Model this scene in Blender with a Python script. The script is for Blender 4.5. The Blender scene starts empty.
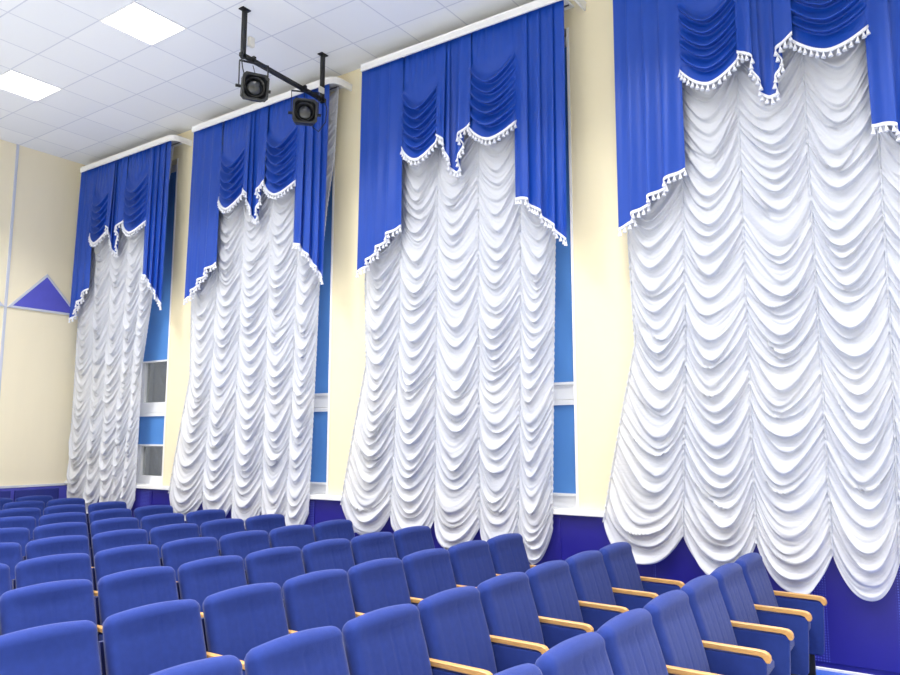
import bpy, bmesh, math, random
import numpy as np
from mathutils import Vector, Matrix

# ------------------------------------------------------------------ camera, world, exposure
sc = bpy.context.scene
COL = sc.collection
EYE = 1.62
FWD = Vector((0.81370, 0.56635, 0.13092)); RGT = Vector((0.57126, -0.82077, 0.00006)); UPV = Vector((-0.10749, -0.07474, 0.99139))
FPX = 764.84
cd = bpy.data.cameras.new('camera'); cam = bpy.data.objects.new('camera', cd); COL.objects.link(cam)
cam.matrix_world = Matrix(((RGT.x, UPV.x, -FWD.x, 0), (RGT.y, UPV.y, -FWD.y, 0), (RGT.z, UPV.z, -FWD.z, EYE), (0, 0, 0, 1)))
cd.sensor_width = 36; cd.lens = FPX / 900 * 36; cd.clip_start = 0.05
sc.camera = cam
sc.view_settings.view_transform = 'Standard'; sc.view_settings.look = 'None'
sc.view_settings.gamma = 1; sc.view_settings.use_curve_mapping = False
sc.view_settings.exposure = 0.36
LAMP = 2.2                       # emission of the ceiling lamps' diffusers
BEAM = 46.0                      # watts of each lamp's own downward beam (louvred lamps: cut off towards the horizon)
wd = bpy.data.worlds.new('world'); sc.world = wd; wd.use_nodes = True
wd.node_tree.nodes['Background'].inputs[0].default_value = (.55, .57, .62, 1)
wd.node_tree.nodes['Background'].inputs[1].default_value = .35

def proj(x, y, z):
    d = Vector((x, y, z - EYE)); k = d.dot(FWD)
    return 450 + FPX * d.dot(RGT) / k, 337.5 - FPX * d.dot(UPV) / k, k

# ------------------------------------------------------------------ materials
def lin(c):
    return tuple(((v / 255) / 12.92 if v / 255 <= .04045 else ((v / 255 + .055) / 1.055) ** 2.4) for v in c) + (1,)

def mat(name, rgb, rough=.6, metal=0, noise=0, nscale=8, bump=0, bscale=200, sheen=0, spec=.5, stretch=None):
    m = bpy.data.materials.new(name); m.use_nodes = True
    nt = m.node_tree; b = nt.nodes['Principled BSDF']
    b.inputs['Base Color'].default_value = lin(rgb); b.inputs['Roughness'].default_value = rough
    b.inputs['Metallic'].default_value = metal; b.inputs['Specular IOR Level'].default_value = spec
    if sheen:
        b.inputs['Sheen Weight'].default_value = sheen; b.inputs['Sheen Roughness'].default_value = .4
    tc = nt.nodes.new('ShaderNodeTexCoord'); src = tc.outputs['Object']
    if stretch:
        mp = nt.nodes.new('ShaderNodeMapping'); mp.inputs['Scale'].default_value = stretch
        nt.links.new(src, mp.inputs[0]); src = mp.outputs[0]
    if noise:
        n = nt.nodes.new('ShaderNodeTexNoise'); n.inputs['Scale'].default_value = nscale; n.inputs['Detail'].default_value = 4
        r = nt.nodes.new('ShaderNodeValToRGB'); c = lin(rgb)
        r.color_ramp.elements[0].color = tuple(v * (1 - noise) for v in c[:3]) + (1,)
        r.color_ramp.elements[1].color = tuple(min(1, v * (1 + noise)) for v in c[:3]) + (1,)
        r.color_ramp.elements[0].position = .3; r.color_ramp.elements[1].position = .7
        nt.links.new(src, n.inputs['Vector']); nt.links.new(n.outputs[0], r.inputs[0]); nt.links.new(r.outputs[0], b.inputs['Base Color'])
    if bump:
        n = nt.nodes.new('ShaderNodeTexNoise'); n.inputs['Scale'].default_value = bscale; n.inputs['Detail'].default_value = 3
        bp = nt.nodes.new('ShaderNodeBump'); bp.inputs['Strength'].default_value = bump; bp.inputs['Distance'].default_value = .01
        nt.links.new(src, n.inputs['Vector']); nt.links.new(n.outputs[0], bp.inputs['Height']); nt.links.new(bp.outputs[0], b.inputs['Normal'])
    return m

M = {}
M['seat'] = mat('blue_upholstery', (31, 51, 122), .9, noise=.06, nscale=30, bump=.25, bscale=350, sheen=.14, spec=.25)
M['seat_shell'] = mat('blue_shell', (26, 34, 92), .5)
M['wood'] = mat('light_beech', (196, 150, 92), .35, noise=.14, nscale=9, stretch=(30, 3, 30))
M['black'] = mat('black_metal', (14, 15, 18), .45)
M['lampblack'] = mat('black_housing', (30, 33, 38), .5, noise=.1)
M['steel'] = mat('steel', (150, 150, 155), .3, metal=1)
M['valance'] = mat('royal_blue_satin', (4, 62, 164), .45, bump=.06, bscale=120, sheen=.05, spec=.45)
M['fringe'] = mat('white_fringe', (226, 228, 238), .8)
M['white'] = mat('white_paint', (236, 236, 238), .4)
M['frame'] = mat('white_plastic', (236, 238, 244), .3)
M['stripe'] = mat('pale_grey_strip', (198, 203, 220), .4)
M['triangle'] = mat('violet_blue_panel', (88, 90, 200), .5, noise=.04)
M['blind'] = mat('blue_blind', (78, 136, 210), .6, bump=.1, bscale=300)
M['wainscot'] = mat('blue_wainscot', (30, 26, 132), .38, noise=.06, nscale=3)
M['dado_back'] = mat('dark_blue_padding', (36, 46, 130), .8, noise=.06)
M['floor'] = mat('blue_linoleum', (34, 92, 206), .35, noise=.06, nscale=5)
M['floorbase'] = mat('pale_bounce_floor', (200, 206, 212), .4, noise=.05, nscale=3)  # unseen floor, coloured pale to bounce neutral light up to the ceiling
M['whiteplastic'] = mat('ivory_plastic', (220, 218, 210), .5)
M['cable'] = mat('cable', (40, 40, 44), .5)

def wallmat(name, rgb):
    # cream boards: thin upright joints and a faint grain
    m = mat(name, rgb, .5, noise=.015, nscale=4, stretch=(1, 1, .2))
    return m
M['wall'] = wallmat('cream_wall_board', (236, 225, 194))
M['wall2'] = wallmat('cream_back_wall', (242, 232, 206))

def voile():
    m = bpy.data.materials.new('white_voile'); m.use_nodes = True; nt = m.node_tree
    for n in list(nt.nodes): nt.nodes.remove(n)
    out = nt.nodes.new('ShaderNodeOutputMaterial')
    d = nt.nodes.new('ShaderNodeBsdfDiffuse'); d.inputs[0].default_value = lin((228, 230, 238))
    t = nt.nodes.new('ShaderNodeBsdfTranslucent'); t.inputs[0].default_value = lin((214, 218, 232))
    mx = nt.nodes.new('ShaderNodeMixShader'); mx.inputs[0].default_value = .22
    tc = nt.nodes.new('ShaderNodeTexCoord')
    n = nt.nodes.new('ShaderNodeTexNoise'); n.inputs['Scale'].default_value = 26; n.inputs['Detail'].default_value = 5
    bp = nt.nodes.new('ShaderNodeBump'); bp.inputs['Strength'].default_value = .35; bp.inputs['Distance'].default_value = .01
    mp = nt.nodes.new('ShaderNodeMapping'); mp.inputs['Scale'].default_value = (1, .6, 2.2)
    nt.links.new(tc.outputs['Object'], mp.inputs[0]); nt.links.new(mp.outputs[0], n.inputs['Vector'])
    nt.links.new(n.outputs[0], bp.inputs['Height'])
    nt.links.new(bp.outputs[0], d.inputs['Normal']); nt.links.new(bp.outputs[0], t.inputs['Normal'])
    nt.links.new(d.outputs[0], mx.inputs[1]); nt.links.new(t.outputs[0], mx.inputs[2]); tp = nt.nodes.new('ShaderNodeBsdfTransparent'); m2 = nt.nodes.new('ShaderNodeMixShader'); m2.inputs[0].default_value = .13
    nt.links.new(mx.outputs[0], m2.inputs[1]); nt.links.new(tp.outputs[0], m2.inputs[2]); nt.links.new(m2.outputs[0], out.inputs[0])
    return m
M['voile'] = voile()

def glass():
    m = bpy.data.materials.new('grey_window_glass'); m.use_nodes = True; nt = m.node_tree
    for n in list(nt.nodes): nt.nodes.remove(n)
    out = nt.nodes.new('ShaderNodeOutputMaterial')
    tr = nt.nodes.new('ShaderNodeBsdfTransparent'); tr.inputs[0].default_value = (.75, .77, .76, 1)
    gl = nt.nodes.new('ShaderNodeBsdfGlossy'); gl.inputs['Roughness'].default_value = .06
    mx = nt.nodes.new('ShaderNodeMixShader'); mx.inputs[0].default_value = .3
    nt.links.new(tr.outputs[0], mx.inputs[1]); nt.links.new(gl.outputs[0], mx.inputs[2])
    nt.links.new(mx.outputs[0], out.inputs[0]); return m
M['glass'] = glass()

def emit(name, rgb, s):
    m = bpy.data.materials.new(name); m.use_nodes = True; b = m.node_tree.nodes['Principled BSDF']
    b.inputs['Base Color'].default_value = (.9, .9, .9, 1)
    b.inputs['Emission Color'].default_value = rgb + (1,); b.inputs['Emission Strength'].default_value = s
    return m
M['diffuser'] = emit('lamp_diffuser', (1, .995, .99), LAMP)

T = .6; XQ = 5.7115; YC = 4.0336; H = 5.80
def ceilmat():
    m = mat('ceiling_tile', (222, 224, 234), .8, noise=.012, nscale=40)
    nt = m.node_tree; b = nt.nodes['Principled BSDF']; N = nt.nodes; L = nt.links
    geo = N.new('ShaderNodeNewGeometry'); sep = N.new('ShaderNodeSeparateXYZ'); L.new(geo.outputs['Position'], sep.inputs[0])
    res = []; cells = []
    for ax, off in (('X', XQ), ('Y', YC)):
        a = N.new('ShaderNodeMath'); a.operation = 'SUBTRACT'; a.inputs[1].default_value = off - 60; L.new(sep.outputs[ax], a.inputs[0])
        dv = N.new('ShaderNodeMath'); dv.operation = 'DIVIDE'; dv.inputs[1].default_value = T; L.new(a.outputs[0], dv.inputs[0])
        fr = N.new('ShaderNodeMath'); fr.operation = 'FRACT'; L.new(dv.outputs[0], fr.inputs[0])
        fl = N.new('ShaderNodeMath'); fl.operation = 'FLOOR'; L.new(dv.outputs[0], fl.inputs[0]); cells.append(fl)
        pp = N.new('ShaderNodeMath'); pp.operation = 'PINGPONG'; pp.inputs[1].default_value = .5; L.new(fr.outputs[0], pp.inputs[0])
        lt = N.new('ShaderNodeMath'); lt.operation = 'LESS_THAN'; lt.inputs[1].default_value = .012; L.new(pp.outputs[0], lt.inputs[0]); res.append(lt)
    mxm = N.new('ShaderNodeMath'); mxm.operation = 'MAXIMUM'; L.new(res[0].outputs[0], mxm.inputs[0]); L.new(res[1].outputs[0], mxm.inputs[1])
    cb = N.new('ShaderNodeCombineXYZ'); L.new(cells[0].outputs[0], cb.inputs[0]); L.new(cells[1].outputs[0], cb.inputs[1])
    wn = N.new('ShaderNodeTexWhiteNoise'); L.new(cb.outputs[0], wn.inputs['Vector'])
    tile = N.new('ShaderNodeMix'); tile.data_type = 'RGBA'; tile.inputs[6].default_value = lin((227, 230, 237)); tile.inputs[7].default_value = lin((235, 237, 242))
    L.new(wn.outputs['Value'], tile.inputs[0])
    mx = N.new('ShaderNodeMix'); mx.data_type = 'RGBA'; L.new(mxm.outputs[0], mx.inputs[0]); L.new(tile.outputs[2], mx.inputs[6]); mx.inputs[7].default_value = lin((203, 207, 220))
    L.new(mx.outputs[2], b.inputs['Base Color']); return m
M['ceiling'] = ceilmat()

def screenmat():
    # blue sheet metal punched with a grid of tiny round holes in upright bands
    m = mat('perforated_blue_screen', (30, 26, 132), .4)
    nt = m.node_tree; b = nt.nodes['Principled BSDF']; N = nt.nodes; L = nt.links
    geo = N.new('ShaderNodeNewGeometry'); sep = N.new('ShaderNodeSeparateXYZ'); L.new(geo.outputs['Position'], sep.inputs[0])
    def mth(op, a, bb=None):
        n = N.new('ShaderNodeMath'); n.operation = op
        for i, v in enumerate((a, bb)):
            if v is None: continue
            if isinstance(v, (int, float)): n.inputs[i].default_value = v
            else: L.new(v, n.inputs[i])
        return n.outputs[0]
    def cellc(o): return mth('SUBTRACT', mth('FRACT', mth('DIVIDE', mth('ADD', o, 50), .018)), .5)
    a = cellc(sep.outputs['Y']); c = cellc(sep.outputs['Z'])
    r2 = mth('ADD', mth('MULTIPLY', a, a), mth('MULTIPLY', c, c))
    hole = mth('LESS_THAN', r2, .06)
    band = mth('LESS_THAN', mth('FRACT', mth('DIVIDE', mth('ADD', sep.outputs['Y'], 49.82), .62)), .30)
    f = mth('MULTIPLY', hole, band)
    mx = N.new('ShaderNodeMix'); mx.data_type = 'RGBA'; L.new(f, mx.inputs[0]); mx.inputs[6].default_value = lin((30, 26, 132)); mx.inputs[7].default_value = lin((84, 98, 196))
    L.new(mx.outputs[2], b.inputs['Base Color']); return m
M['screen'] = screenmat()

# ------------------------------------------------------------------ mesh helpers
class MB:
    def __init__(s): s.v = []; s.f = []
    def add(s, vs, fs):
        o = len(s.v); s.v += [tuple(map(float, v)) for v in vs]; s.f += [tuple(i + o for i in f) for f in fs]; return s
    def box(s, a, b, M_=None):
        vs = [(x, y, z) for x in (a[0], b[0]) for y in (a[1], b[1]) for z in (a[2], b[2])]
        if M_ is not None: vs = [M_ @ Vector(v) for v in vs]
        return s.add(vs, [(0, 1, 3, 2), (4, 6, 7, 5), (0, 4, 5, 1), (2, 3, 7, 6), (0, 2, 6, 4), (1, 5, 7, 3)])
    def grid(s, P, closed_u=False):
        # P: array [rows, cols, 3]
        r, c = len(P), len(P[0]); vs = [p for row in P for p in row]; fs = []
        for i in range(r - 1):
            for j in range(c - (0 if closed_u else 1)):
                k = (j + 1) % c; fs.append((i * c + j, i * c + k, (i + 1) * c + k, (i + 1) * c + j))
        return s.add(vs, fs)
    def cyl(s, a, b, r0, r1=None, n=14, caps=True):
        a, b = Vector(a), Vector(b); r1 = r0 if r1 is None else r1
        d = (b - a).normalized(); t = Vector((0, 0, 1)) if abs(d.z) < .9 else Vector((1, 0, 0))
        u = d.cross(t).normalized(); w = d.cross(u)
        ring = lambda c, r: [c + (u * math.cos(q * 2 * math.pi / n) + w * math.sin(q * 2 * math.pi / n)) * r for q in range(n)]
        s.grid([ring(a, r0), ring(b, r1)], True)
        if caps:
            s.add(ring(a, r0), [tuple(range(n))]); s.add(ring(b, r1), [tuple(range(n - 1, -1, -1))])
        return s
    def tube(s, pts, r, n=10):
        for a, b in zip(pts, pts[1:]): s.cyl(a, b, r, r, n)
        return s
    def build(s, name, m, parent=None, smooth=False, bevel=0, seg=2, weld=0):
        me = bpy.data.meshes.new(name); me.from_pydata(s.v, [], s.f)
        bm = bmesh.new(); bm.from_mesh(me)
        if weld: bmesh.ops.remove_doubles(bm, verts=bm.verts, dist=weld)
        bmesh.ops.recalc_face_normals(bm, faces=bm.faces)
        if bevel: bmesh.ops.bevel(bm, geom=[e for e in bm.edges], offset=bevel, segments=seg, affect='EDGES', profile=.5, clamp_overlap=True)
        bm.to_mesh(me); bm.free()
        me.materials.append(m)
        if smooth:
            for p in me.polygons: p.use_smooth = True
        o = bpy.data.objects.new(name, me); COL.objects.link(o)
        if parent: o.parent = parent
        return o

def tag(o, label=None, cat=None, group=None, kind=None):
    if label: o['label'] = label
    if cat: o['category'] = cat
    if group: o['group'] = group
    if kind: o['kind'] = kind
    return o
def empty(name, loc, label, cat, group=None, kind=None):
    o = bpy.data.objects.new(name, None); COL.objects.link(o); o.location = loc; o.empty_display_size = .1
    return tag(o, label, cat, group, kind)
def copy_tree(o, parent=None):
    c = o.copy(); COL.objects.link(c)
    if parent: c.parent = parent
    for ch in KIDS.get(o.name, []): copy_tree(ch, c)
    return c
KIDS = {}
def kids(root):
    KIDS[root.name] = [o for o in COL.objects if o.parent == root]
    for k in KIDS[root.name]: kids(k)

# ------------------------------------------------------------------ the room
W = 6.175; L_ = 11.1; X0 = -6.2; Y0_ = -5.5
DADO = .965
NEAR = [8.87, 5.92, 2.95, 0.0]            # near edge of each window opening, far window first
OPW = 2.38
ZB, ZT = 1.0, 5.45
def struct(o, label=None, cat=None): return tag(o, label, cat, None, 'structure')
struct(MB().box((X0 - .2, Y0_ - .2, -.15), (W + .35, L_ + .2, 0)).build('floor', M['floorbase']), 'unseen floor under the seat rows, made pale to bounce light', 'floor')
tag(MB().box((5.15, Y0_ + .05, 0), (W - .046, L_ - .04, .004)).build('blue_floor_strip', M['floor']), 'bright blue strip of floor along the window wall', 'floor strip')  # blue floor narrowed to this added strip, so the rest can bounce light
# ceiling with openings where the square lamps sit
lamps = []
for ix in range(5):
    for j in (8, 4, 0, -4, -8, -12):
        lamps.append((XQ - 1.8 - 2.4 * ix, YC + j * T))
mb = MB(); nx0 = -20; ny0 = -16
def seglist(lo, hi, off):
    a = [lo]; k = math.floor((lo - off) / T) + 1
    while off + k * T < hi - 1e-4: a.append(off + k * T); k += 1
    return a + [hi]
xs = seglist(X0, W + .3, XQ); ys = seglist(Y0_, L_, YC)
for a, b in zip(xs, xs[1:]):
    for c, d in zip(ys, ys[1:]):
        if any(abs(a - lx) < .01 and abs(c - ly) < .01 for lx, ly in lamps): continue
        mb.add([(a, c, H), (b, c, H), (b, d, H), (a, d, H)], [(0, 1, 2, 3)])
mb.box((X0 - .2, Y0_ - .2, H + .12), (W + .35, L_ + .2, H + .3))
struct(mb.build('ceiling', M['ceiling']), 'white suspended ceiling of square tiles in a thin grid', 'ceiling')
# window wall
mb = MB(); prev = L_ + .1
for n in NEAR:
    far = min(n + OPW, L_ - .03)
    mb.box((W, far, 0), (W + .3, prev, H + .1)); prev = n
    mb.box((W, n, 0), (W + .3, far, ZB)); mb.box((W, n, ZT), (W + .3, far, H + .1))
mb.box((W, Y0_ - .1, 0), (W + .3, prev, H + .1))
struct(mb.build('wall_right', M['wall']), 'cream wall with tall curtained windows', 'wall')
struct(MB().box((X0 - .2, L_, 0), (W + .3, L_ + .2, H + .1)).build('wall_back', M['wall2']), 'cream back wall with pale strips and blue triangles', 'wall')
struct(MB().box((X0 - .2, Y0_ - .1, 0), (X0, L_ + .1, H + .1)).build('wall_left', M['wall2']), 'plain cream wall opposite the windows', 'wall')
struct(MB().box((X0 - .2, Y0_ - .2, 0), (W + .3, Y0_, H + .1)).build('wall_front', M['wall2']), 'plain cream wall behind the viewer', 'wall')
# blue dado with a white ledge, and white quarter round at the floor
struct(MB().box((W - .03, Y0_, 0), (W + .001, L_, DADO)).build('trim_1', M['wainscot']), 'deep blue dado panelling below the windows', 'dado panelling')
struct(MB().box((X0, L_ - .02, 0), (W - .03, L_ + .001, DADO - .02)).build('trim_2', M['triangle']), 'violet blue dado along the back wall', 'dado panelling')
struct(MB().box((W - .075, Y0_, DADO), (W + .002, L_, DADO + .045)).build('trim_3', M['white'], bevel=.006), 'white ledge along the top of the blue dado', 'ledge')
struct(MB().box((X0, L_ - .03, DADO - .02), (W - .076, L_ + .001, DADO + .01)).build('trim_4', M['stripe']), 'pale strip topping the back wall dado', 'trim')
struct(MB().box((W - .045, Y0_, 0), (W - .028, L_, .022)).build('baseboard_right', M['white'], bevel=.005), 'thin white baseboard strip under the blue dado', 'baseboard')

# windows
for k, n in enumerate(NEAR):
    far = min(n + OPW, L_ - .03); ym = (n + far) / 2
    w = empty('window_%d' % (k + 1), (W + .15, ym, ZB), 'tall white framed window behind ' + ['the curtain nearest the back wall', 'the second curtain from the back wall', 'the third curtain from the back wall', 'the nearest curtain'][k], 'window', kind='structure')
    def B(a, b): return (a[0] - W - .15, a[1] - ym, a[2] - ZB), (b[0] - W - .15, b[1] - ym, b[2] - ZB)
    f = MB(); x0, x1 = W + .13, W + .19
    f.box(*B((x0, n, ZB + .001), (x1, n + .055, ZT))); f.box(*B((x0, far - .055, ZB + .001), (x1, far, ZT)))
    f.box(*B((x0, n + .055, ZT - .07), (x1, far - .055, ZT))); f.box(*B((x0, n + .055, ZB + .001), (x1, far - .055, ZB + .12)))
    f.box(*B((x0 - .01, n + .055, 1.97), (x1, far - .055, 2.11)))
    for q in (1, 2):
        yy = n + (far - n) * q / 3; f.box(*B((x0, yy - .04, ZB + .12), (x1, yy + .04, 1.97))); f.box(*B((x0, yy - .04, 2.11), (x1, yy + .04, ZT - .07)))
    f.build('window_frame', M['frame'], w)
    for q in range(3):
        ya = n + (far - n) * q / 3; yb = n + (far - n) * (q + 1) / 3
        ya += .055 if q == 0 else .04; yb -= .055 if q == 2 else .04
        for za, zb in ((ZB + .12, 1.97), (2.11, ZT - .07)):
            MB().box(*B((x0 + .035, ya, za), (x0 + .041, yb, zb))).build('pane', M['glass'], w)
    MB().box(*B((W - .005, n + .001, ZB - .03 + .031), (W + .129, far - .001, ZB + .012))).build('window_sill', M['white'], w)
    MB().box(*B((W - .006, n - .012, ZB + .013), (W + .005, n + .012, ZT))).build('corner_bead', M['white'], w)
    # blue roller blinds in front of the glass
    nm = ['far', 'second', 'third', 'nearest'][k]
    names = ['window nearest the back wall', 'second window from the back wall', 'third window from the back wall', 'window nearest the viewer']
    for half, (za, zb) in enumerate(((ZB + .125, 1.965), (2.115, ZT - .075))):
        low = za if k else (1.53 if half == 0 else 2.67)
        o = empty('roller_blind', (W + .115, ym, zb), 'blue blind %s, %s of the %s' % ('half drawn' if k == 0 else 'fully drawn', ['lower sash', 'tall upper sash'][half], names[k]), 'roller blind', 'blue roller blinds in the windows')
        def Bb(a, b): return (a[0] - W - .115, a[1] - ym, a[2] - zb), (b[0] - W - .115, b[1] - ym, b[2] - zb)
        MB().box(*Bb((W + .108, n + .03, low), (W + .111, far - .03, zb - .02))).build('blind_fabric', M['blind'], o)
        MB().box(*Bb((W + .10, n + .03, low - .012), (W + .119, far - .03, low + .012))).build('bottom_rail', M['frame'], o)
        MB().box(*Bb((W + .085, n + .015, zb - .045), (W + .128, far - .015, zb))).build('blind_cassette', M['frame'], o)

# radiator screens set in the dado
for k, n in enumerate(NEAR):
    far = min(n + OPW, L_ - .15)
    tag(MB().box((W - .04, n + .15, .06), (W - .03, far - .1, DADO - .03)).build('radiator_screen', M['screen'], bevel=.002),
        'perforated blue metal radiator screen in the dado under the ' + names[k], 'radiator screen', 'perforated screens under the windows')
# dark padded panels low on the back wall
for k, (xa, xb) in enumerate(((5.38, 5.99), (4.72, 5.32), (4.06, 4.66), (3.4, 4.0))):
    tag(MB().box((xa, L_ - .07, .12), (xb, L_ - .02, DADO - .05)).build('wall_pad', M['dado_back'], bevel=.012),
        'dark blue padded panel on the back wall, ' + ['right hand one beside the white curtain', 'second from the window corner', 'third from the window corner', 'fourth from the window corner'][k], 'padded panel', 'dark padded panels on the back wall')
# strips and triangles of the back wall
for q, xx in enumerate((5.09, 3.98, 2.87, 1.76)):
    struct(MB().box((xx - .018, L_ - .012, DADO + .01), (xx + .018, L_ + .001, H)).build('trim_%d' % (5 + q), M['stripe']), 'pale grey vertical strip on the cream back wall', 'trim')
def tri(xa, xb, z0, z1, lab):
    o = empty('wall_triangle', ((xa + xb) / 2, L_ - .012, z0), lab, 'wall decoration', 'blue triangles on the back wall')
    h = (xb - xa) / 2; z = z1 - z0; s = .05
    def prism(pts, y0, y1, mb):
        n = len(pts); mb.add([(p[0], y0, p[1]) for p in pts] + [(p[0], y1, p[1]) for p in pts], [tuple(range(n)), tuple(range(2 * n - 1, n - 1, -1))] + [(i, (i + 1) % n, (i + 1) % n + n, i + n) for i in range(n)])
    mb = MB(); prism([(-h + .06, .03), (h - .06, .03), (0, z - .045)], -.004, .011, mb); mb.build('panel', M['triangle'], o)
    mb = MB(); prism([(-h, 0), (h, 0), (h - .07, .03), (-h + .07, .03)], -.01, .011, mb)
    prism([(-h, 0), (-h + .07, .03), (0, z - .045), (0, z)], -.01, .011, mb); prism([(h, 0), (0, z), (0, z - .045), (h - .07, .03)], -.01, .011, mb)
    mb.build('frame', M['stripe'], o)
tri(5.11, 6.155, 3.44, 4.0, 'violet blue wall triangle in a pale frame beside the far curtain')
tri(4.0, 5.07, 3.44, 4.0, 'violet blue wall triangle cut by the left edge of the picture')

# ------------------------------------------------------------------ ceiling lamps
for i, (lx, ly) in enumerate(lamps):
    if i == 0: lab = 'square recessed ceiling lamp nearest the back wall and left edge'
    elif i == 1: lab = 'square recessed ceiling lamp glowing at the top edge of the picture'
    else: lab = 'square recessed ceiling lamp outside the picture in the tile grid'
    o = empty('ceiling_lamp', (lx + .3, ly + .3, H), lab, 'ceiling lamp', 'square lamps in the ceiling grid')
    f = MB(); a = .3; b = .285
    for p, q in (((-a, -a), (a, -b)), ((-a, b), (a, a)), ((-a, -b), (-b, b)), ((b, -b), (a, b))):
        f.box((p[0], p[1], -.006), (q[0], q[1], .06))
    f.build('lamp_frame', M['white'], o)
    MB().box((-b, -b, .02), (b, b, .05)).build('diffuser', M['diffuser'], o)
    ld = bpy.data.lights.new('lamp_beam', 'AREA'); ld.shape = 'SQUARE'; ld.size = .54; ld.energy = BEAM; ld.color = (1, .985, .955); ld.spread = math.radians(116)
    lo = bpy.data.objects.new('lamp_beam', ld); COL.objects.link(lo); lo.parent = o; lo.location = (0, 0, .017)

# ------------------------------------------------------------------ curtains
Y0K = [2.3694 + (3 - k) * 2.9373 for k in range(4)]     # far edge of each curtain
PLACE = ['nearest the back wall', 'second from the back wall', 'third from the back wall', 'nearest the viewer']
SEAMS = [[(5.6, .06), (3.3, .0), (2.4, .03), (1.7, -.13), (.9, -.30)], [(5.6, .5), (2.5, .46), (.85, .37)],
         [(5.6, .96), (.85, .92)], [(5.6, 1.44), (.79, 1.43)], [(5.6, 1.92), (2.4, 1.89), (.8, 1.84)],
         [(5.6, 2.39), (4.8, 2.37), (4.2, 2.32), (3.4, 2.26), (2.2, 2.22), (.82, 2.18)]]
SEAMS0 = [[(5.6, .26), (2.4, .28), (.9, .27)], [(5.6, .6), (.85, .78)], [(5.6, 1.0), (.85, 1.12)], [(5.6, 1.46), (.79, 1.46)], [(5.6, 1.9), (2.4, 1.74), (.8, 1.64)],
          [(5.6, 2.4), (3.4, 2.06), (2.6, 1.93), (.82, 1.92)]]
SEAMZ = [.93, .86, .85, .80, .79, .82]
SAG = [.25, .25, .26, .24, .23]

def swag_field(rng, vmax, tt, vv, smin, smax, amp, sagvar):
    """outward bulge of overlapping swags: value and lip position per (v, t)"""
    B = [-.3]; 
    while B[-1] < vmax + .3: B.append(B[-1] + rng.uniform(smin, smax) * (1.6 if rng.random() < .15 else 1))
    n = len(B); B = np.array(B)
    tl = rng.uniform(-.75, .75, n) * smin; sg = rng.uniform(-sagvar, sagvar, n); A = rng.uniform(.35, 1, n) * amp
    sk = rng.uniform(-.6, .6, n); wob = rng.uniform(.2, .55, n) * smin; fq = rng.uniform(4, 9, n); pw = rng.uniform(0, 6.28, n)
    out = np.zeros((len(vv), len(tt))); drop = np.zeros_like(out)
    for j, t in enumerate(tt):
        sh = 1 - abs(2 * t - 1) ** 1.8
        b = np.maximum.accumulate(B + wob * np.sin(fq * t + pw) + tl * (t - .5) * 2 + sg * sh + np.arange(n) * 1e-4)
        i = np.clip(np.searchsorted(b, vv, side='right') - 1, 0, n - 2)
        x = np.clip((vv - b[i]) / np.maximum(b[i + 1] - b[i], 1e-4), 0, 1)
        p = .30 * np.minimum(x / .8, (1 - x) / .2) + .72 * np.exp(-((x - .72) / np.where(x < .72, .20, .12)) ** 2)
        env = max(0.0, math.sin(math.pi * t)) ** .55
        loc = 1 + sk[i] * math.cos(math.pi * t)
        out[:, j] = A[i] * p * env * loc; drop[:, j] = A[i] * p * env * .55
    return out, drop

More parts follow.
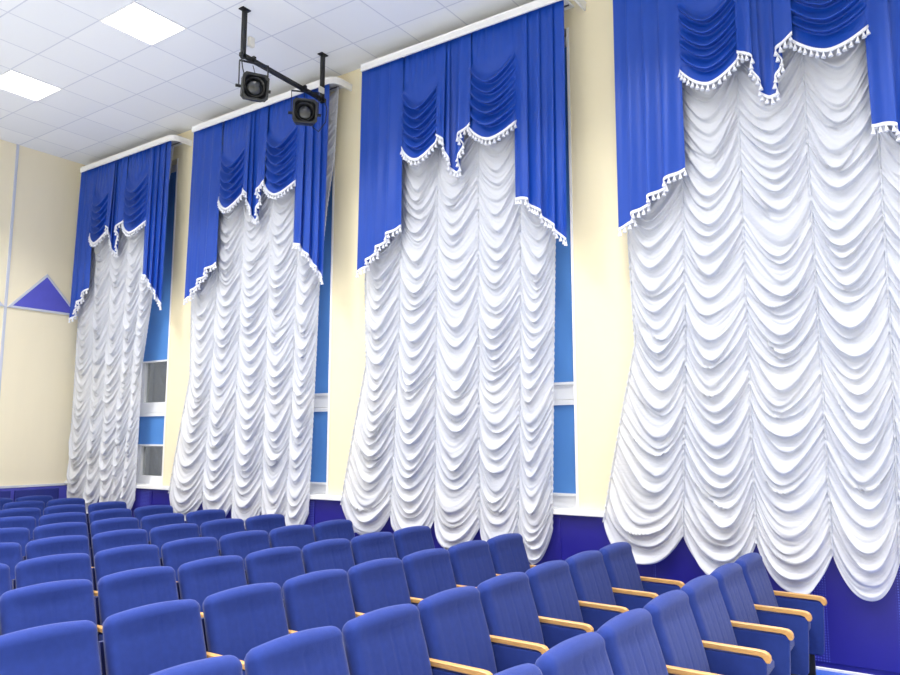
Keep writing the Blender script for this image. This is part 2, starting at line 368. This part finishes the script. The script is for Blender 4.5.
def sheer(k):
    y0 = Y0K[k] * 1.006; S = list(SEAMS0 if k == 0 else SEAMS)
    if k == 1: S[5] = [(5.6, 2.50), (4.8, 2.46), (4.2, 2.36), (3.4, 2.27), (2.2, 2.23), (.82, 2.18)]
    root = empty('sheer_curtain', (6.08, y0 - 1.2, .55), 'white ruched sheer curtain hanging in swags at the window ' + PLACE[k], 'curtain', 'white festoon curtains at the windows')
    ox, oy, oz = root.location
    ztop = 5.60
    U = lambda s, z: np.interp(z, [a[0] for a in S[s]][::-1], [a[1] for a in S[s]][::-1])
    rng = np.random.default_rng(40 + k)
    for c in range(5):
        zb = (SEAMZ[c], SEAMZ[c + 1]); vm = ztop - sum(zb) / 2
        nv = int(vm / (.0095 if k > 1 else .012)); nt_ = 31 if k > 1 else 25
        vv = np.linspace(0, vm, nv); tt = .5 - .5 * np.cos(np.linspace(0, math.pi, nt_)); tt = .5 * tt + .5 * np.linspace(0, 1, nt_)
        out, drop = swag_field(rng, vm, tt, vv, .06, .145, .060, .055)
        o2, d2 = swag_field(rng, vm, tt, vv, .03, .08, .013, .02)
        out = out + o2
        ph = rng.uniform(0, 6, 4); P = np.zeros((nv, nt_, 3))
        for j, t in enumerate(tt):
            sh = 1 - abs(2 * t - 1) ** np.interp(vv, [0, vm - .9, vm], [1.7, 1.85, 2.35])
            D = np.interp(vv, [0, .3, 1.2, vm - .5, vm], [.16, .27, .31, .31, SAG[c] + .02])
            D = D * (1 + .06 * np.sin(vv * 2.3 + ph[1]))
            f = vv / vm; ze = ztop - f * (ztop - (zb[0] * (1 - t) + zb[1] * t))
            z = ze - D * sh - drop[:, j]
            ul = U(c, ze); ur = U(c + 1, ze)
            skew = .03 * np.sin(vv * 1.7 + ph[2]) * math.sin(math.pi * t)
            u = ul + (ur - ul) * t + skew
            # fabric gathered at the seams: short crimps
            ed = min(t, 1 - t) * .47
            cr = math.exp(-(ed / .035) ** 2) * .007 * np.sin(vv / .0105 * 1.0 + 3 * np.sin(vv * 9 + ph[3]))
            bulge = .045 * (math.sin(math.pi * t) ** .8 if 0 < t < 1 else 0)
            x = 6.092 - bulge - out[:, j] + cr * .6
            P[:, j, 0] = x - ox; P[:, j, 1] = y0 - u - oy; P[:, j, 2] = z - oz
        # rolled hem
        last = P[-1].copy(); last[:, 0] += .012; last[:, 2] += .004
        P2 = np.concatenate([P, last[None]], 0)
        MB().grid(P2.tolist()).build('gathered_panel', M['voile'], root, smooth=True)
    for s in range(6):
        zb = SEAMZ[s]; n = 620; vs = np.linspace(0, ztop - zb, n); P = []
        for q, v in enumerate(vs):
            z = ztop - v; u = float(U(s, z)); b = .003 * math.sin(v / .0065) + .002 * math.sin(v * 97)
            wdt = .008 + .0025 * math.sin(v / .009 + 1)
            P.append([(6.088 - ox, y0 - u + wdt - oy, z - oz), (6.074 - b - ox, y0 - u + wdt * .5 - oy, z - oz), (6.07 - b - ox, y0 - u - oy, z - .002 - oz), (6.074 - b - ox, y0 - u - wdt * .5 - oy, z - oz), (6.088 - ox, y0 - u - wdt - oy, z - oz)])
        MB().grid(P).build('gathering_tape', M['voile'], root, smooth=True)

def fringe(parent, path, seed=0):
    """woven braid along a hem path [(x,y,z)] with little hanging tassels"""
    rnd = random.Random(seed); pts = [Vector(p) for p in path]
    mb = MB(); rows = []
    for p in pts: rows.append([(p.x + .004, p.y, p.z + .012), (p.x - .009, p.y, p.z + .010), (p.x - .010, p.y, p.z - .012), (p.x + .003, p.y, p.z - .016)])
    mb.grid(rows)
    acc = .012
    for a, b in zip(pts, pts[1:]):
        d = (b - a).length
        while acc < d:
            c = a.lerp(b, acc / d) + Vector((-.004, rnd.uniform(-.003, .003), -.012)); l = rnd.uniform(.044, .054)
            mb.cyl(c, c + Vector((0, 0, -.012)), .0035, .006, 6, False)
            mb.cyl(c + Vector((0, 0, -.012)), c + Vector((0, rnd.uniform(-.004, .004), -l)), .006, .0175, 8, True)
            acc += .048
        acc -= d
    mb.build('tassel_fringe', M['fringe'], parent)

SV = .989                 # the valance hangs 6 cm nearer than the plane its outline was measured on
VZ = lambda z: EYE + (z - EYE) * SV
def pleated(name, root, y0, segs, ztop, seed, nz=14):
    """cloth folded to and fro: segs = [(u, x, zbottom)] corners of the folds"""
    ox, oy, oz = root.location; path = []
    segs = [(a * SV, b, VZ(c)) for a, b, c in segs]
    mids = [segs[0]]
    for a, b in zip(segs, segs[1:]): mids += [tuple(a[i] * .5 + b[i] * .5 for i in range(3)), b]
    for it in range(3):
        new = [mids[0]]
        for a, b in zip(mids, mids[1:]): new += [tuple(a[i] * .75 + b[i] * .25 for i in range(3)), tuple(a[i] * .25 + b[i] * .75 for i in range(3))]
        mids = new + [mids[-1]]
    path = [(u, x, z) for u, x, z in mids]
    rnd = random.Random(seed)
    ph = rnd.uniform(0, 6); P = []
    for r in range(nz + 1):
        f = r / nz; row = []
        for i, (u, x, zb) in enumerate(path):
            w = .012 * math.sin(u * 38 + ph + f * 1.2) * (.4 + .6 * f)
            row.append((x * (.35 + .65 * f) + 5.945 + w - ox, y0 - u - oy, ztop + (zb - ztop) * f - oz))
        P.append(row)
    o = MB().grid(P).build(name, M['valance'], root, smooth=True)
    fringe(o, P[-1], seed)
    return o

def swag(root, y0, ua, ub, za, zc, zb, seed, v0):
    """draped swag between two side points with hem heights za (left), zc (middle low), zb (right)"""
    ox, oy, oz = root.location; rng = np.random.default_rng(seed); ztop = 5.60; ua *= SV; ub *= SV; za, zc, zb = VZ(za), VZ(zc), VZ(zb)
    vm = 1; nt_ = 33; nv = 110
    tt = np.linspace(0, 1, nt_); vv = np.linspace(0, 1, nv)
    nf = 6; b0 = v0; B = np.concatenate([[0], np.linspace(b0, 1.0, nf + 1) ** 1.0]); B[2:-1] += rng.uniform(-.015, .015, nf - 1)
    amp = np.array([0.012] + [.085] * nf) * rng.uniform(.8, 1.1, nf + 1)
    P = []
    for i, v in enumerate(vv):
        row = []
        for t in tt:
            sh = 1 - abs(2 * t - 1) ** 1.7
            zedge = za * (1 - t) + zb * t; sag_end = (za + zb) / 2 - zc
            D = np.interp(v, [0, b0 * .5, b0, 1], [0, .10, .22, sag_end])
            z = ztop + (zedge - ztop) * v - D * sh
            j = min(nf, max(0, int(np.searchsorted(B, v, side='right')) - 1)); b1 = B[j + 1] if j + 1 <= nf else 1.0001
            x = (v - B[j]) / max(b1 - B[j], 1e-4)
            p = .3 * min(x / .8, (1 - x) / .2) + .75 * math.exp(-((x - .7) / (.24 if x < .7 else .13)) ** 2)
            if j == nf: p = .8 * x ** 1.2
            env = math.sin(math.pi * t) ** .5 if 0 < t < 1 else 0
            out = amp[j] * p * env
            side = .008 * math.sin(t * 40) * (1 - min(1, v / b0)) if j == 0 else 0
            row.append((5.962 - .02 * env - out + side - ox, y0 - (ua + (ub - ua) * t) - oy, z - out * .5 - oz))
        P.append(row)
    o = MB().grid(P).build('swag', M['valance'], root, smooth=True)
    fringe(o, P[-1], seed)

def valance(k):
    y0 = Y0K[k] * SV
    root = empty('swag_valance', (5.965, y0 - 1.2, 3.3), 'royal blue swagged valance with white tassels over the window ' + PLACE[k], 'valance', 'blue valances over the windows')
    # left tail: hem climbs towards the middle in folds
    u0, u1 = (.19, .56) if k == 0 else (-.05, .52)
    w = (u1 - u0) / 4; segs = []
    for q in range(4):
        zl = 3.37 + q * .118
        segs += [(u0 + q * w - (.035 if q else 0), -.055, zl), (u0 + (q + 1) * w, .0, zl + .07)]
    pleated('side_tail', root, y0, segs, 5.60, 10 + k)
    n = 4; w = .55 / n; segs = []
    zs = [(3.84, 3.80), (3.76, 3.66), (3.62, 3.50), (3.47, 3.35)]
    for q in range(n):
        segs += [(1.86 + q * w, 0, zs[q][0]), (1.86 + (q + 1) * w + (.03 if q < n - 1 else 0), -.055, zs[q][1])]
    pleated('side_tail', root, y0, segs, 5.60, 20 + k)
    swag(root, y0, .50, 1.0, 4.66, 4.47, 4.64, 30 + k, .34)
    swag(root, y0, 1.34, 1.89, 4.68, 4.49, 4.60, 50 + k, .27)
    segs = [(.97, -.03, 4.66), (1.10, -.065, 4.57), (1.06, -.02, 4.50), (1.14, -.035, 4.37), (1.11, .005, 4.30), (1.19, .012, 4.23), (1.26, .005, 4.24),
            (1.235, -.035, 4.36), (1.31, -.02, 4.48), (1.25, -.065, 4.58), (1.385, -.03, 4.68)]
    pleated('centre_jabot', root, y0, segs, 5.60, 70 + k)

for k in range(4):
    sheer(k); valance(k)
    # white cornice rail, its near end curving back to the wall
    y0 = Y0K[k]; ya = min(y0 * SV + .02, L_ - .28); yb = y0 * SV - 2.37; R = .12
    root = empty('curtain_cornice', (6.0, (ya + yb) / 2, 5.63), 'white curtain cornice rail with a rounded end over the window ' + PLACE[k], 'curtain rail', 'white cornices under the ceiling')
    ox, oy, oz = root.location; xf = 5.875
    pts = [(xf, ya)] + [(xf, yb + .0)] + [(xf + R - R * math.cos(a), yb - R * math.sin(a)) for a in [math.pi / 2 * q / 8 for q in range(1, 9)]] + [(W - .001, yb - R)]
    rows = []
    for i, (x, y) in enumerate(pts):
        a = Vector(pts[max(0, i - 1)]); b = Vector(pts[min(len(pts) - 1, i + 1)]); d = (b - a).normalized(); nrm = Vector((-d.y, d.x)) * -1
        if nrm.x < 0 and i < 3: nrm = -nrm
        nrm = Vector((-d.y, d.x))
        prof = [(0, 0), (0, .062), (-.010, .072), (.018, .072), (.018, 0)]
        rows.append([(x + nrm.x * -p[0] * -1 - ox, y + nrm.y * p[0] - oy, 5.56 + p[1] - oz) for p in prof])
    mb = MB().grid(rows, True); mb.build('fascia', M['white'], root)
    MB().box((xf + .02 - ox, yb - oy, 5.632 - oz), (W - .001 - ox, ya - oy, 5.649 - oz)).build('rail_board', M['white'], root)
    mb = MB().cyl((5.945 - ox, yb + .01 - oy, 5.615 - oz), (5.945 - ox, ya - .01 - oy, 5.615 - oz), .008); mb.cyl((6.085 - ox, yb + .01 - oy, 5.615 - oz), (6.085 - ox, ya - .01 - oy, 5.615 - oz), .008)
    mb.build('curtain_track', M['steel'], root)

# ------------------------------------------------------------------ stage lights on a black pipe frame
YF = 5.667
fr = empty('lighting_frame', (5.15, YF, H), 'black pipe frame hung from the ceiling before the second window', 'lighting frame')
def FB(p): return (p[0] - 5.15, p[1] - YF, p[2] - H)
for x, z in ((4.615, 5.29), (5.70, 5.24)):
    MB().box(FB((x - .02, YF - .02, z)), FB((x + .02, YF + .02, H - .004))).build('hanger_post', M['black'], fr, bevel=.003)
    MB().box(FB((x - .05, YF - .035, H - .012)), FB((x + .05, YF + .035, H - .001))).build('ceiling_plate', M['black'], fr, bevel=.002)
MB().box((-.57, -.02, -.02), (.60, .02, .02), Matrix.Translation(Vector(FB((5.15, YF, 5.30)))) @ Matrix.Rotation(math.radians(2.2), 4, 'Y')).build('cross_bar', M['black'], fr, bevel=.003)
MB().box(FB((4.655, YF - .045, 5.43)), FB((4.72, YF + .0, 5.53))).build('junction_box', M['whiteplastic'], fr, bevel=.01)
MB().box(FB((5.62, YF - .04, 5.33)), FB((5.70, YF - .021, 5.40))).build('junction_box', M['whiteplastic'], fr, bevel=.008)
MB().tube([FB(p) for p in ((4.60, YF - .03, 5.36), (4.575, YF - .03, 5.25), (4.585, YF - .035, 5.17), (4.60, YF - .04, 5.12))], .006, 8).build('cable', M['cable'], fr, smooth=True)
MB().tube([FB(p) for p in ((5.70, YF - .03, 5.30), (5.74, YF - .04, 5.17), (5.73, YF - .03, 5.02), (5.66, YF, 4.9), (5.58, YF + .02, 4.93))], .005, 8).build('cable', M['cable'], fr, smooth=True)

def spotlight(x, zc, zbar, yaw, pitch, lab):
    o = empty('stage_spotlight', (x, YF - .02, zc), lab, 'spotlight', 'spotlights on the black pipe frame')
    Mx = Matrix.Rotation(yaw, 4, 'Z') @ Matrix.Rotation(pitch, 4, 'X')
    # square housing: octagonal outline, tapering to the rear; front faces local -Y
    def ring(y, s, ch):
        pts = [(-s, -s + ch), (-s, s - ch), (-s + ch, s), (s - ch, s), (s, s - ch), (s, -s + ch), (s - ch, -s), (-s + ch, -s)]
        return [Mx @ Vector((a, y, b)) for a, b in pts]
    mb = MB(); prof = [(.15, .05, .02), (.13, .085, .03), (.03, .115, .03), (-.09, .12, .025), (-.10, .128, .03), (-.115, .128, .03), (-.115, .105, .03), (-.08, .10, .035), (-.05, .085, .04)]
    mb.grid([ring(*p) for p in prof], True); mb.add(ring(*prof[0]), [tuple(range(8))]); mb.add(ring(*prof[-1]), [tuple(range(8))])
    mb.build('housing', M['lampblack'], o)
    mb = MB(); rows = []
    for q in range(9):
        a = q / 8 * math.pi / 2; r = .075 * math.sin(a); rows.append([Mx @ Vector((r * math.cos(t), -.055 - .03 * math.cos(a), r * math.sin(t))) for t in [2 * math.pi * i / 24 for i in range(24)]])
    mb.grid(rows, True); mb.build('lens', M['lens'], o, smooth=True)
    mb = MB(); rows = []
    for r, y in ((.075, -.05), (.092, -.10), (.097, -.10), (.097, -.05)): rows.append([Mx @ Vector((r * math.cos(t), y, r * math.sin(t))) for t in [2 * math.pi * i / 24 for i in range(24)]])
    mb.grid(rows, True); mb.build('lens_ring', M['black'], o, smooth=True)
    # yoke
    top = zbar - zc - .03; Mz = Matrix.Rotation(yaw, 4, 'Z'); mb = MB()
    for s in (-1, 1):
        mb.box((s * .14 - .004, -.015, -.01), (s * .14 + .004, .015, top), Mz)
    mb.box((-.144, -.015, top - .006), (.144, .015, top), Mz); mb.build('yoke', M['black'], o)
    for s in (-1, 1):
        MB().cyl(Mz @ Vector((s * .12, 0, 0)), Mz @ Vector((s * .17, 0, 0)), .014, .016, 10).build('yoke_knob', M['black'], o, smooth=False)
    MB().box((-.015, -.013, top), (.015, -.002, top + .066)).box((-.015, -.002, top + .055), (.015, .03, top + .066)).build('hook_clamp', M['black'], o)
    MB().tube([Vector((.03, .05, top)), Vector((.12, .1, top - .08)), Mx @ Vector((.05, .14, .02))], .004, 6).build('power_cord', M['cable'], o)
M['lens'] = mat('dark_glass_lens', (44, 48, 54), .1, spec=.8)
spotlight(4.735, 5.02, 5.315, math.radians(-28), math.radians(14), 'black stage spotlight at the left end of the pipe frame')
spotlight(5.43, 5.01, 5.289, math.radians(-42), math.radians(6), 'black stage spotlight in front of the second curtain valance')

# ------------------------------------------------------------------ auditorium seats
PX, PY, XE, YR, TOP = .5345, .9451, 5.722, 1.3448, .832
def cushion_mesh(prof, half, ri, rz, chan):
    """upholstered slab: closed side profile swept across the width; prof = [(y, z, ny, nz, front?)]"""
    rows = []; n = 47
    for i in range(n):
        s = -1 + 2 * i / (n - 1); x = half * math.copysign(1 - (1 - abs(s)) ** 1.0, s) if s else 0
        e = max(0, (abs(x) - (half - ri)) / ri); inset = rz * (1 - math.sqrt(max(0, 1 - e * e)))
        cx = (x + half) / (2 * half); row = []
        # stitched channels on the front, a gentle crown on the top
        g = 0
        if chan:
            for q in range(1, 5 + 1):
                dd = abs(cx - q / 6); g = max(g, math.exp(-(dd / .009) ** 2))
        for (y, z, ny, nz, fr) in prof:
            r = .020 * (1 - s * s) * nz if nz > .3 else 0
            r -= inset
            if fr: r -= .003 * g * fr
            row.append((x, y + ny * r, z + nz * r))
        rows.append(row)
    return rows
def mk_seat():
    o = empty('auditorium_seat', (0, 0, 0), 'x', 'seat', 'blue tip up seats in rows facing the stage')
    # backrest
    prof = []; zb = .33
    for q in range(9):
        z = zb + (.775 - zb) * q / 8; y = -.27 * (TOP - z) - .010 * math.sin(q / 8 * math.pi); prof.append((y, z, -.96, .1, 1 if q else .5))
    c = (.0125, .785); r = .046
    for q in range(1, 9):
        a = math.pi - q / 9 * math.pi * 1.0; prof.append((c[0] + .018 + r * math.cos(a), .786 + r * math.sin(a), math.cos(a), math.sin(a), 0))
    for q in range(5):
        z = .775 - (.775 - zb) * q / 4; prof.append((-.27 * (TOP - z) + .088, z, 1, 0, 0))
    prof.append((-.27 * (TOP - zb) + .04, zb - .01, 0, -1, 0))
    rows = cushion_mesh(prof, .248, .045, .04, True)
    mb = MB().grid(rows, True); m = len(prof)
    for rw in (rows[0], rows[-1]): mb.add(rw, [tuple(range(m))])
    for f in ():
        pass
    mb.build('backrest', M['seat'], o, smooth=True, weld=.0003)
    MB().add([(-.235, .012, .34), (.235, .012, .34), (.235, .098, .72), (-.235, .098, .72), (-.235, -.02, .34), (.235, -.02, .34), (.235, .075, .72), (-.235, .075, .72)],
             [(0, 1, 2, 3), (4, 7, 6, 5), (0, 4, 5, 1), (3, 2, 6, 7), (0, 3, 7, 4), (1, 5, 6, 2)]).build('back_shell', M['seat_shell'], o)
    # tipped cushion
    prof = []; L2, t = .34, .085
    outline = [(0, 0), (L2 - .03, -.004), (L2 - .006, .012), (L2, .04), (L2 - .008, t - .012), (L2 - .03, t + .002), (L2 * .5, t + .008), (.02, t), (0, t - .02)]
    ang = math.radians(58)
    for (a, b) in outline:
        y = -.13 - a * math.cos(ang) - b * -math.sin(ang); z = .12 + a * math.sin(ang) + b * math.cos(ang)
        d = Vector((a - L2 / 2, (b - t / 2) * 3)).normalized(); prof.append((y, z, -d.x * math.cos(ang) + d.y * math.sin(ang), d.x * math.sin(ang) + d.y * math.cos(ang), 0))
    rows = cushion_mesh(prof, .232, .02, .02, False)
    mb = MB().grid(rows, True)
    for rw in (rows[0], rows[-1]): mb.add(rw, [tuple(range(len(prof)))])
    mb.build('seat_cushion', M['seat'], o, smooth=True, weld=.0003)
    # side panel on the window side under the armrest
    xa, xb = .2535, .2805
    sec = [(-.375, .545), (-.36, .22), (-.345, .20), (-.02, .20), (.0, .24), (.03, .545)]
    n = len(sec)
    MB().add([(xa, y, z) for y, z in sec] + [(xb, y, z) for y, z in sec], [tuple(range(n)), tuple(range(2 * n - 1, n - 1, -1))] + [(i, (i + 1) % n, (i + 1) % n + n, i + n) for i in range(n)]).build('side_panel', M['seat'], o, bevel=.006)
    # beech armrest with a rounded drooping nose
    prof = [(.045, .543), (.045, .569), (-.05, .571), (-.33, .569), (-.365, .566), (-.382, .558), (-.392, .543), (-.394, .525), (-.388, .512), (-.376, .510), (-.368, .522), (-.358, .534), (-.335, .540), (-.05, .543)]
    prof = [(y, z + .012) for y, z in prof]; n = len(prof); xa, xb = .250, .283; mb = MB()
    st = [(xa, .004), (xa + .005, 0), (xb - .005, 0), (xb, .004)]; cy = -.17
    rows = []
    for x, ins in st: rows.append([(x, y + (ins if y < -.3 else 0), z - ins * (1 if z > .56 else -1)) for y, z in prof])
    mb.grid(rows, True); mb.add(rows[0], [tuple(range(n))]); mb.add(rows[-1], [tuple(range(n))])
    mb.build('armrest', M['wood'], o, weld=.0002)
    # black steel leg and foot
    mb = MB().box((.257, -.30, .012), (.281, -.25, .21)); mb.build('leg', M['black'], o, bevel=.004)
    MB().add([(.245, -.36, 0), (.293, -.36, 0), (.293, -.06, 0), (.245, -.06, 0), (.255, -.34, .014), (.283, -.34, .014), (.283, -.08, .014), (.255, -.08, .014)],
             [(0, 3, 2, 1), (4, 5, 6, 7), (0, 1, 5, 4), (1, 2, 6, 5), (2, 3, 7, 6), (3, 0, 4, 7)]).build('foot_plate', M['black'], o)
    return o
seat = mk_seat(); kids(seat)
ORD = ['first', 'second', 'third', 'fourth', 'fifth', 'sixth', 'seventh', 'eighth', 'ninth', 'tenth', 'eleventh', 'twelfth', 'thirteenth']
used = False
for r in range(11):
    for i in range(13):
        x = XE - .2525 - i * PX; y = YR + r * PY if r < 10 else YR + r * PY - .14
        px, py, d = proj(x + .27, y, TOP)
        if px < -25 or py > 690: continue
        s = copy_tree(seat) if used else seat; used = True
        s.location = (x, y, 0)
        col_ = 'first' if i == 0 else ORD[i]
        row_ = 'front row' if r == 0 else ('last row' if r == 10 else '%s row from the front' % ORD[r])
        s['label'] = 'blue tip-up seat, %s from the window end in the %s' % (col_, row_)
